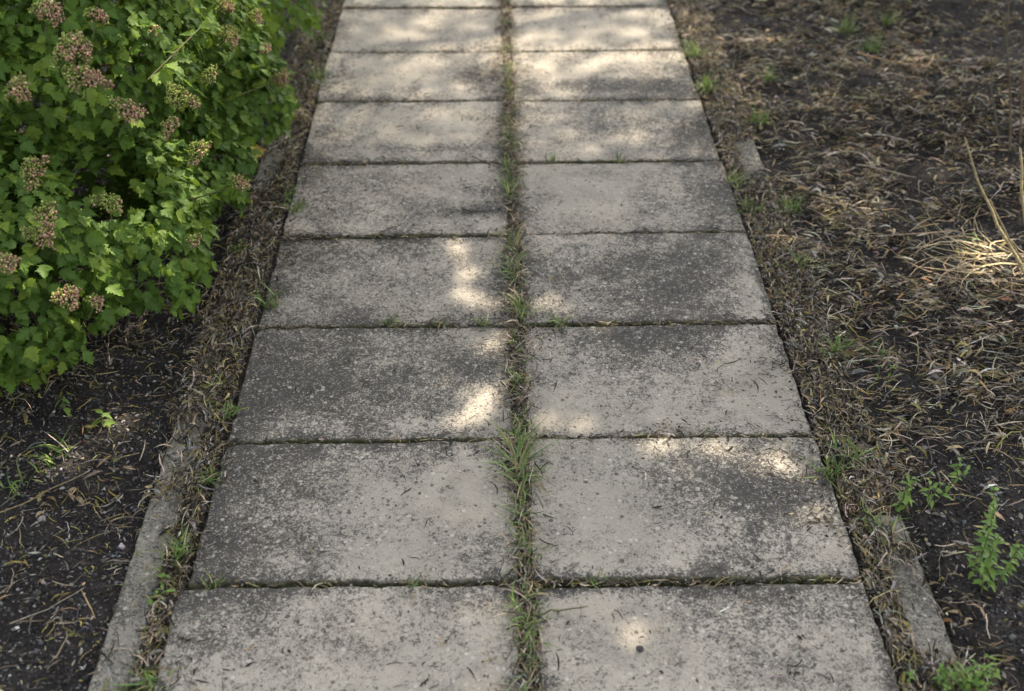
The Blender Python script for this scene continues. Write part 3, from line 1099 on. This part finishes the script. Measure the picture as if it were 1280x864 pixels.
lobes = [(P3(40, 60, .52), .40), (P3(185, 60, .36), .335), (P3(140, 285, .21), .235), (P3(-20, 330, .27), .27), (P3(-160, 100, .50), .45),
         (P3(282, 118, .20), .185), (P3(-150, 330, .3), .33), (P3(230, 210, .16), .17), (P3(20, 410, .13), .12)]
heads = [(90, 62, .78, .034, .8, (.25, -.4, .9)), (105, 98, .74, .030, .8, (.2, -.5, .9)), (225, 122, .55, .030, .35, (.5, -.5, .8)),
         (247, 190, .42, .026, .55, (.6, -.5, .6)), (298, 228, .33, .026, .75, (.8, -.4, .5)), (350, 98, .30, .026, .85, (.8, -.3, .5)),
         (285, 45, .48, .032, .6, (.4, -.4, .9)), (160, 138, .66, .026, .85, (.4, -.5, .8)), (42, 214, .56, .030, .55, (.3, -.6, .8)),
         (58, 268, .50, .026, .55, (.2, -.6, .8)), (50, 295, .47, .024, .6, (.3, -.6, .8)), (84, 372, .34, .024, .85, (.3, -.6, .7)), (118, 378, .30, .018, .8, (.6, -.5, .6)),
         (243, 300, .25, .020, .6, (.8, -.4, .4)), (22, 112, .76, .026, .8, (.2, -.5, .9)), (212, 158, .5, .018, .85, (.6, -.5, .7)),
         (135, 255, .44, .026, .15, (.3, -.5, .8)), (60, 15, .80, .028, .8, (.2, -.4, .9)), (186, 38, .62, .024, .6, (.3, -.4, .9)), (330, 62, .38, .020, .7, (.6, -.4, .7)),
         (8, 330, .48, .024, .7, (.2, -.6, .8)), (120, 20, .75, .022, .8, (.2, -.4, .9)), (262, 95, .50, .020, .3, (.5, -.4, .8))]
shoots = [[P3(215, 255, .24), P3(255, 245, .29), P3(290, 233, .32)], [P3(270, 130, .3), P3(310, 115, .3), P3(345, 102, .29)],
          [P3(185, 100, .58), P3(225, 60, .62), P3(255, 30, .62)], [P3(35, 320, .42), P3(45, 300, .46), P3(58, 275, .48)],
          [P3(10, 420, .22), P3(18, 445, .16), P3(26, 468, .09)]]
b0 = P3(20, 200, 0)
shrub = build_shrub('shrub', lobes, 18500, 290, (-1.62, 3.0, 0.0), heads, shoots,
                    'large green lobed leaf shrub with pink brown seed heads overhanging the left bed', 3,
                    [(P3(140, 205, .44), .13), (P3(60, 165, .62), .07), (P3(20, 385, .33), .06)])
lobes2 = [(P3(300, -20, .32), .26), (P3(200, -70, .45), .35), (P3(345, -5, .16), .15), (P3(300, -140, .45), .38)]
heads2 = [(318, 22, .46, .022, .5, (.5, -.4, .8)), (280, 8, .52, .022, .6, (.4, -.4, .9))]
shrub2 = build_shrub('shrub', lobes2, 2600, 90, (-1.25, 4.6, 0.0), heads2, [], 'lighter green shrub behind the large shrub at the top left beside the path', 5)

shade_shrub = build_shrub('shrub', [(np.array([1.95, 5.15, .42]), .45), (np.array([2.6, 4.9, .5]), .5), (np.array([1.2, 5.5, .35]), .38)], 2600, 0, (1.95, 5.15, 0.0), [], [],  # out-of-view shrub, added to shade the far right corner
                     'unseen leafy shrub added beyond the top right end of the littered bed for shade', 9)
# yellow fallen leaf by the left kerb
me = leaf_me(SHRUB_LEAVES[2], 'yellow_leaf')
ym = plain('yellow_leaf', (.48, .36, .07), (.40, .28, .08), 60)
o = link('yellow_leaf', me, ym)
c = at(322, 195)
o.location = (c[0], c[1], float(soil_h(c[0], c[1])) + .022)
o.scale = (.055, .055, .055)
o.rotation_euler = (.5, .2, .5)
tag(o, 'single yellow fallen leaf beside the left kerb under the shrub', 'leaf')


# ------------------------------------------------------------------ weeds and grass tufts
GREENS = [(.12, .20, .045), (.17, .25, .06), (.08, .15, .035), (.24, .28, .09)]


def grass_tuft(px, py, n, L, label, group=None, name='grass_tuft', spread=.012, dry=.25, lean=.55, stretch=1.0, wid=1.0):
    c = at(px, py)
    z = -.003 if abs(c[0]) < HW else float(soil_h(c[0], c[1])) + .006
    if n < 34:
        stretch = min(stretch, 1.3)
    B = np.stack([rng.normal(0, spread, n), rng.normal(0, spread * stretch, n), np.full(n, 0.)], -1)
    if abs(c[0]) < .05:
        B[:, 0] = np.clip(B[:, 0], -.011 - c[0], .011 - c[0])
    LL = L * rng.uniform(.4, 1.2, n)
    V, F = blades(B, rng.uniform(0, 6.28, n), LL, rng.uniform(.0016, .0032, n) * wid, np.abs(rng.normal(lean, .35, n)), rng.uniform(.05, .9, n))
    T = pick(GREENS, [3, 3, 2, 1], n, .2)
    dr = rng.uniform(size=n) < dry
    T[dr] = pick([TAN, GREYB, PALE], [2, 2, 1], int(dr.sum()), .2)
    o = link(name, mesh_np(name, V.reshape(-1, 3), F, np.repeat(T, 12, 0), True), MAT_GRASS)
    o.location = (c[0], c[1], z)
    return tag(o, label, 'grass tuft', group)


J = 'grass tuft in the middle joint '
MIDDLE = [(636, 92, 60, .05, J + 'between the third pair of slabs from the top'), (637, 112, 40, .04, J + 'at the rear corner of the sixth row slabs'),
          (637, 150, 30, .035, J + 'between the sixth pair of slabs'), (638, 178, 45, .045, J + 'just behind the fifth cross joint'),
          (638, 212, 40, .045, J + 'just in front of the fifth cross joint'), (637, 240, 60, .05, J + 'beside the short dark twig'),
          (642, 306, 45, .05, J + 'just in front of the fourth cross joint'), (643, 340, 60, .055, J + 'among the small sun flecks'),
          (655, 386, 55, .05, J + 'just behind the third cross joint'), (643, 446, 30, .035, J + 'beside the upper round sun fleck'),
          (645, 476, 22, .03, J + 'between the third pair of slabs'), (648, 548, 45, .05, J + 'on the second cross joint'),
          (650, 590, 110, .075, 'largest grass tuft in the middle joint, spreading over the second slabs'),
          (645, 640, 45, .045, J + 'below the largest tuft'), (650, 690, 40, .04, J + 'just behind the nearest cross joint'),
          (652, 768, 45, .045, J + 'in front of the nearest joint'), (654, 792, 40, .04, J + 'between the nearest pair of slabs'), (655, 856, 30, .04, J + 'at the bottom edge of the picture'),
          (635, 62, 25, .035, J + 'on the seventh cross joint'), (634, 30, 18, .03, J + 'near the top edge of the picture')]
for px, py, n, L, lab in MIDDLE:
    grass_tuft(px, py, int(n * .9) + 10, L * 1.25, lab, 'grass tufts in the middle joint', stretch=2.6, wid=1.5, lean=.85, dry=.35)
X = 'grass tuft in a cross joint '
CROSS = [(485, 404, 30, .04, 'grass tuft farthest left on the third cross joint'), (550, 406, 18, .03, X + 'left of the middle joint, between two others'),
         (605, 406, 26, .035, 'grass tuft just left of the middle joint on the third cross joint'), (698, 405, 34, .04, 'grass tuft just right of the middle joint on the third cross joint'),
         (690, 200, 26, .035, X + 'right of the middle joint on the fifth joint'), (775, 199, 20, .03, X + 'far right on the fifth joint'),
         (268, 731, 24, .03, X + 'at the left end of the nearest joint'), (520, 730, 16, .03, X + 'left of centre on the nearest joint'), (745, 728, 14, .025, X + 'right of centre on the nearest joint'),
         (880, 543, 16, .022, X + 'right of centre on the second joint')]
for px, py, n, L, lab in CROSS:
    grass_tuft(px, py, n, L, lab, 'grass tufts in the cross joints', spread=.009, wid=1.2)

# beside the slabs
SIDE = [(205, 715, 30, .05, 'grass sprig in the left gap beside the nearest slabs'), (222, 690, 26, .05, 'grass sprig in the left gap behind the lowest sprig'),
        (262, 600, 20, .035, 'short grass sprig in the left gap by the second slab'), (190, 850, 26, .04, 'grass sprig at the bottom end of the left gap'), (284, 520, 20, .03, 'short grass sprig in the left gap by the second joint'),
        (340, 380, 26, .045, 'grass sprig in the left gap by the third slab'), (368, 262, 24, .04, 'grass sprig in the left gap beside the fourth slab'), (398, 100, 30, .05, 'grass sprig in the left gap near the top'),
        (402, 50, 24, .045, 'topmost grass sprig in the left gap'), (868, 70, 34, .06, 'grass sprig against the right slab edge near the top'), (884, 112, 34, .06, 'grass sprig against the sixth right slab'),
        (950, 150, 36, .055, 'grass sprig beside the clean bit of right kerb'), (918, 228, 26, .045, 'grass sprig in the right gap by the fifth slab'), (935, 262, 26, .045, 'grass sprig in the right gap by the fourth joint'),
        (985, 262, 26, .05, 'grass sprig on the buried right kerb by the fourth slab'), (1045, 440, 26, .045, 'bright grass sprig on the buried right kerb by the third slab'), (1100, 440, 20, .04, 'small grass sprig in the litter right of the third slab'),
        (1040, 590, 24, .045, 'grass tuft in the right gap by the second slab'), (1100, 660, 36, .05, 'flat grass tuft over the right kerb'), (1060, 570, 24, .045, 'small grass tuft on the right kerb by the second joint'),
        (76, 560, 16, .045, 'grass tuft on dark soil at the left below the shrub'), (20, 600, 14, .035, 'small grass tuft at the left picture edge'), (55, 585, 10, .035, 'smaller grass tuft beside the left one'),
        (270, 478, 22, .035, 'grass sprig on the buried left kerb'), (1060, 35, 40, .07, 'green tuft in the dark litter at the top right'), (1090, 60, 26, .06, 'smaller green tuft in the top right litter'),
        (1110, 30, 26, .06, 'third green tuft at the top right'), (960, 95, 30, .055, 'grass tuft right of the kerb near the top'), (1000, 330, 20, .04, 'thin grass sprig right of the fourth slab')]
for px, py, n, L, lab in SIDE:
    grass_tuft(px, py, int(n * 1.3), L * 1.35, lab, spread=.013, dry=.15, wid=1.6, lean=.5)


LEAF_SMALL = [leaf_me(s) for s in SMALL_LEAVES]
weed_leaf = M('weed_leaf')
_r0 = weed_leaf.n('ObjectInfo').outputs['Random']
_c0 = weed_leaf.mix(_r0, (.085, .17, .035), (.16, .25, .05))
weed_leaf.out(_c0)
weed_leaf.b.inputs['Roughness'].default_value = .55
weed_leaf.translucent(_c0, .25)
for m_ in LEAF_SMALL:
    m_.materials.append(weed_leaf.m)


def leafy_weed(px, py, stems, H, lsize, label, seed, pairs=4, name='leafy_weed', lean_max=.5, up=0):
    r = np.random.default_rng(seed)
    c = at(px, py)
    z0 = float(soil_h(c[0], c[1]))
    root = empty(name, (c[0], c[1], z0), label, 'weed')
    for s in range(stems):
        a = r.uniform(0, 6.28)
        b = np.array([r.normal(0, .014), r.normal(0, .014), 0])
        h = H * r.uniform(.6, 1.1)
        lean = r.uniform(.04, lean_max)
        pts = [b + np.array([math.cos(a) * lean * h * t ** 1.5, math.sin(a) * lean * h * t ** 1.5, h * t]) for t in (0, .35, .7, 1)]
        V, F = tube(pts, .0016, .0008, 5)
        link('stem', mesh_np('stem', V, F, smooth=True), MAT_STEM, root)
        for k in range(pairs):
            t = .25 + .75 * k / max(1, pairs - 1)
            p = np.array([np.interp(t, (0, .35, .7, 1), [q[i] for q in pts]) for i in range(3)])
            for sd in (0, 1):
                az = a + 1.57 * (k % 2) + math.pi * sd + r.normal(0, .3)
                tip = np.array([math.cos(az), math.sin(az), r.uniform(-.1, .7) + up])
                Rm = frame(np.array([0, 0, 1]) + r.normal(0, .25, 3) + .01, tip)
                s_ = lsize * r.uniform(.7, 1.2) * (1.05 - .3 * t)
                o = bpy.data.objects.new('leaf', LEAF_SMALL[r.integers(2)])
                COL.objects.link(o)
                o.parent = root
                o.matrix_basis = Matrix([[*(Rm[i] * s_), p[i]] for i in range(3)] + [[0, 0, 0, 1]])
    return root


leafy_weed(1228, 712, 4, .20, .021, 'tallest bright green leafy shoot standing on the soil at the lower right', 21, 12, lean_max=.22, up=1.6)
leafy_weed(1236, 726, 4, .06, .024, 'low leafy weed at the foot of the tallest green shoot, lower right', 22, 4)
leafy_weed(1128, 630, 4, .085, .020, 'leafy seedling beside the right kerb, left of the two seedlings', 1)
leafy_weed(1165, 618, 3, .105, .020, 'taller leafy seedling right of the other, beside the right kerb', 2)
leafy_weed(1190, 600, 2, .06, .016, 'small pale seedling behind the tallest grass shoot', 12)
leafy_weed(1215, 862, 14, .075, .017, 'bushy green weed at the bottom right corner', 3)
leafy_weed(1170, 858, 6, .05, .014, 'low green weed left of the bushy one at the bottom right', 13)
leafy_weed(122, 530, 1, .055, .036, 'single broad leaved sprout on soil below the shrub', 4, 3)
leafy_weed(90, 495, 1, .045, .030, 'pale sprout just under the lowest shrub leaves', 14, 2)
leafy_weed(200, 745, 3, .04, .022, 'leafy weed rooted in the left gap by the nearest slabs', 5, 3)
leafy_weed(195, 728, 2, .05, .020, 'upper leafy weed in the left gap by the nearest slabs', 15, 3)
leafy_weed(1210, 300, 2, .06, .018, 'small green weed under the dry stalk at the right', 6, 3)
leafy_weed(645, 665, 4, .025, .014, 'small leafy weed in the middle joint below the largest tuft', 7, 2)
leafy_weed(652, 812, 4, .022, .015, 'small leafy weed in the middle joint of the nearest slabs', 8, 2)
leafy_weed(360, 245, 4, .05, .014, 'tiny leafy weed on the left kerb beside the fifth slab', 9, 3)
leafy_weed(300, 310, 4, .05, .014, 'tiny leafy weed on the buried kerb below the shrub', 10, 3)
leafy_weed(1105, 470, 2, .04, .014, 'tiny green weed in the litter right of the second joint', 11, 2)


# ------------------------------------------------------------------ dry stalks at the right edge
def stalk_plant(name, base_px, stalks, label, cat):
    c = at(*base_px)
    z0 = float(soil_h(c[0], c[1]))
    root = empty(name, (c[0], c[1], z0), label, cat)
    for pxs, zs, r0, r1, col in stalks:
        pts = [at(a, b, z) for (a, b), z in zip(pxs, zs)]
        dense = []
        for i in range(len(pts) - 1):
            for t in (0, .33, .66):
                dense.append(pts[i] * (1 - t) + pts[i + 1] * t + np.array([random.gauss(0, .0012), random.gauss(0, .0012), 0]))
        dense.append(pts[-1])
        V, F = tube(dense, r0, r1, 6)
        V = V - np.array([c[0], c[1], z0])
        link('stalk', mesh_np('stalk', V, F, np.broadcast_to(np.array(col), (len(V), 3)), True), MAT_LITTER, root)
    return root


S1, S2 = (.42, .35, .18), (.38, .29, .16)
stalk_plant('dry_stalk', (1285, 350), [([(1287, 352), (1248, 282), (1222, 225), (1206, 172)], [.02, .10, .17, .24], .0048, .0022, S1),
                                       ([(1290, 345), (1262, 300), (1238, 250)], [.02, .10, .16], .0035, .002, S2)],
            'tall pale dry stalk leaning left from the straw clump at the right edge', 'dry stalk')
stalk_plant('dry_stalk', (1290, 320), [([(1290, 330), (1280, 260), (1275, 185)], [.02, .12, .24], .0048, .0028, S1)],
            'upright pale stalk at the right picture edge, below the dark stems', 'dry stalk')
stalk_plant('dry_stalk', (1262, 190), [([(1262, 190), (1264, 120), (1258, 50), (1262, -10)], [.03, .12, .22, .32], .0042, .0025, (.13, .10, .06)),
                                       ([(1275, 180), (1277, 120), (1282, 40)], [.03, .12, .24], .0042, .0022, (.17, .12, .07)),
                                       ([(1250, 185), (1240, 110), (1236, 0)], [.03, .10, .26], .0030, .0018, (.12, .09, .06))],
            'group of brown dead stems standing at the top right corner', 'dead stems')
# clump of bent dry straw
c = at(1262, 335)
z0 = float(soil_h(c[0], c[1]))
clump = empty('straw_clump', (c[0], c[1], z0), 'clump of bent sunlit dry straw at the right edge under the leaning stalk', 'straw clump')
for k in range(48):
    n = 1
    az = rng.normal(2.9, .9)
    V, F = blades(np.array([[rng.normal(.0, .07), rng.normal(0, .06), .01]]), np.array([az]), np.array([rng.uniform(.12, .26)]), np.array([rng.uniform(.003, .0085)]),
                  np.array([rng.uniform(1.15, 1.55)]), np.array([rng.uniform(.0, .5)]), 6, np.array([rng.normal(0, 1.6)]))
    V = V[0]
    V[:, 2] = np.maximum(V[:, 2], .006 + .02 * rng.uniform())
    link('straw', mesh_np('straw', V, F, np.repeat(pick([(.40, .33, .19), (.32, .25, .15), (.46, .40, .27)], [2, 2, 1], 1, .15), 14, 0), True), MAT_LITTER, clump)

# ------------------------------------------------------------------ unseen tree added to shade the path, crown cut for sun flecks
SPOTS = [(612, 430, 20, 9), (585, 434, 14, 4), (600, 484, 34, 6), (575, 482, 10, 5), (595, 509, 12, 5), (585, 524, 26, 6), (625, 516, 22, 9), (690, 520, 40, 6), (730, 522, 16, 4),
         (592, 340, 12, 6), (580, 348, 10, 4), (586, 367, 26, 4), (612, 378, 26, 6), (570, 300, 14, 5), (575, 319, 10, 4), (672, 376, 14, 4), (700, 388, 28, 4), (755, 411, 26, 5),
         (825, 556, 26, 9), (800, 560, 12, 6), (880, 560, 14, 6), (910, 566, 26, 8), (850, 590, 26, 5), (975, 582, 30, 8), (1005, 600, 14, 8), (1015, 640, 24, 8), (985, 652, 12, 6),
         (600, 761, 20, 7), (625, 768, 12, 4), (795, 799, 18, 6), (590, 853, 16, 4), (1095, 625, 30, 10),
         (1105, 78, 70, 8), (1140, 90, 40, 6), (1250, 335, 50, 30), (1270, 250, 20, 40), (1085, 190, 60, 10), (1185, 205, 40, 10), (955, 40, 35, 12), (900, 20, 25, 8),
         (1010, 120, 60, 8), (1060, 255, 60, 10), (960, 300, 40, 8), (1200, 120, 50, 10), (1150, 350, 40, 8), (990, 205, 30, 8)]
LIT = [(230, 20, .65), (285, 45, .5), (255, 60, .55), (225, 118, .57), (190, 30, .65), (320, 40, .42), (345, 15, .35), (250, 190, .42), (280, 90, .5), (150, 60, .72)]
holes = []  # gaps shaped into the unseen crown where sun should fall
for cx, cy, rx, ry in SPOTS:
    c = at(cx, cy)
    holes.append((c[0], c[1], at(cx + rx, cy)[0] - c[0], abs(at(cx, cy - ry)[1] - c[1])))
for px, py, z in LIT:
    p = at(px, py, z)
    g = p - SUN * (p[2] / SUN[2])
    holes.append((g[0], g[1], .07, .06))
holes = np.array(holes)
DIST = 5.0
rng = np.random.default_rng(5)
NL = 140000
gx_ = rng.uniform(-3.4, 3.4, NL)
gy_ = rng.uniform(-.6, 6.6, NL)
edge_ = np.hypot((gx_ - 0) / 3.6, (gy_ - 3.0) / 3.9) + .25 * (fbm(gx_, gy_, 1.2, 71) - .5)
hgt = DIST * SUN[2] + rng.normal(0, .28, NL)
rl = rng.uniform(.030, .058, NL)
keep = edge_ < 1
for hx, hy, ra, rb in holes:
    d = ((gx_ - hx) / (ra * .92 + .004 + rl * .46)) ** 2 + ((gy_ - hy) / (rb * .92 + .003 + rl * .54)) ** 2
    keep &= d > 1
# towards the far end of the path and above the shrub's top the crown is thinned to small leaves to pass soft sun
def veil(x, y):
    a = sstep(2.75, 3.15, y + .3 * (fbm(x, y, 3, 73) - .5)) * sstep(-.95, -.6, x) * sstep(1.1, .75, x) * sstep(4.75, 4.4, y)
    b = sstep(.95, .45, np.hypot(x + 1.40, (y - 2.75) * .9))
    c = .6 * sstep(.8, 1.0, x) * sstep(2.5, 2.9, y) * sstep(4.0, 3.5, y) * sstep(.5, 1.0, np.hypot((x - 2.0) / 1.2, y - 4.2))
    return np.maximum(np.maximum(a, b), c)


keep &= rng.uniform(size=NL) > veil(gx_, gy_)
NS = 46000
vx, vy = rng.uniform(-2.3, 2.3, NS), rng.uniform(1.7, 5.0, NS)
bright = sstep(3.5, 3.75, vy) * sstep(-.5, -.3, vx) + .7 * sstep(.48, .70, fbm(vx, vy, 2.2, 75))
od = np.clip(1.85 - 1.0 * bright, .25, 2)
od = np.where(vx < -.75, .50, od) + .6 * (vx > .85)
kv = rng.uniform(size=NS) < veil(vx, vy) * od / 2.4
gx_, gy_ = np.concatenate([gx_, vx]), np.concatenate([gy_, vy])
hgt = np.concatenate([hgt, (DIST + 2.2) * SUN[2] + rng.normal(0, .5, NS)])
rl = np.concatenate([rl, rng.uniform(.018, .030, NS)])
keep = np.concatenate([keep, kv])
gx_, gy_, hgt, rl = gx_[keep], gy_[keep], hgt[keep], rl[keep]
CP = np.stack([gx_, gy_, np.zeros(len(gx_))], -1) + SUN[None] * (hgt / SUN[2])[:, None]
N = len(CP)
nv = rng.normal(size=(N, 3)) * .55 + SUN[None] * .5 + np.array([0, 0, .5])
nv /= np.linalg.norm(nv, axis=1, keepdims=True)
tv = rng.normal(size=(N, 3))
tv -= nv * (tv * nv).sum(1, keepdims=True)
tv /= np.linalg.norm(tv, axis=1, keepdims=True)
sv = np.cross(nv, tv)
q = rl[:, None]
V = np.stack([CP - tv * q * 1.15, CP - sv * q * .75 + nv * q * .15, CP + tv * q * 1.15, CP + sv * q * .75 + nv * q * .15], 1).reshape(-1, 3)
F = np.arange(N * 4).reshape(-1, 4)
TB = np.array([4.6, 8.2, 0])
tree = empty('unseen_shade_tree', TB, 'unseen tree added beyond the right bed, its crown cut to cast the dappled shade', 'tree')
cr = link('crown', mesh_np('crown', V - TB, F), MAT_TREE, tree)
cr['kind'] = 'stuff'
acc = Acc()
cc = np.array([0, 3.0, 0]) + SUN * DIST + np.array([0, 0, .35])
fork = np.array([4.3, 7.6, 2.7])
Vt, Ft = tube([TB, TB * .5 + fork * .5 + np.array([.1, 0, 0]), fork], .16, .11, 10)
acc.add(Vt - TB, Ft, (.1, .08, .06))
for k in range(9):
    a = k / 9 * 6.28
    e = cc + np.array([math.cos(a) * 2.4, math.sin(a) * 2.4, .15])
    m_ = fork * .45 + e * .55 + np.array([0, 0, .45])
    Vt, Ft = tube([fork, m_, e], .05, .012, 6)
    acc.add(Vt - TB, Ft, (.1, .08, .06))
link('trunk', acc.mesh('trunk', True), MAT_BARK, tree)
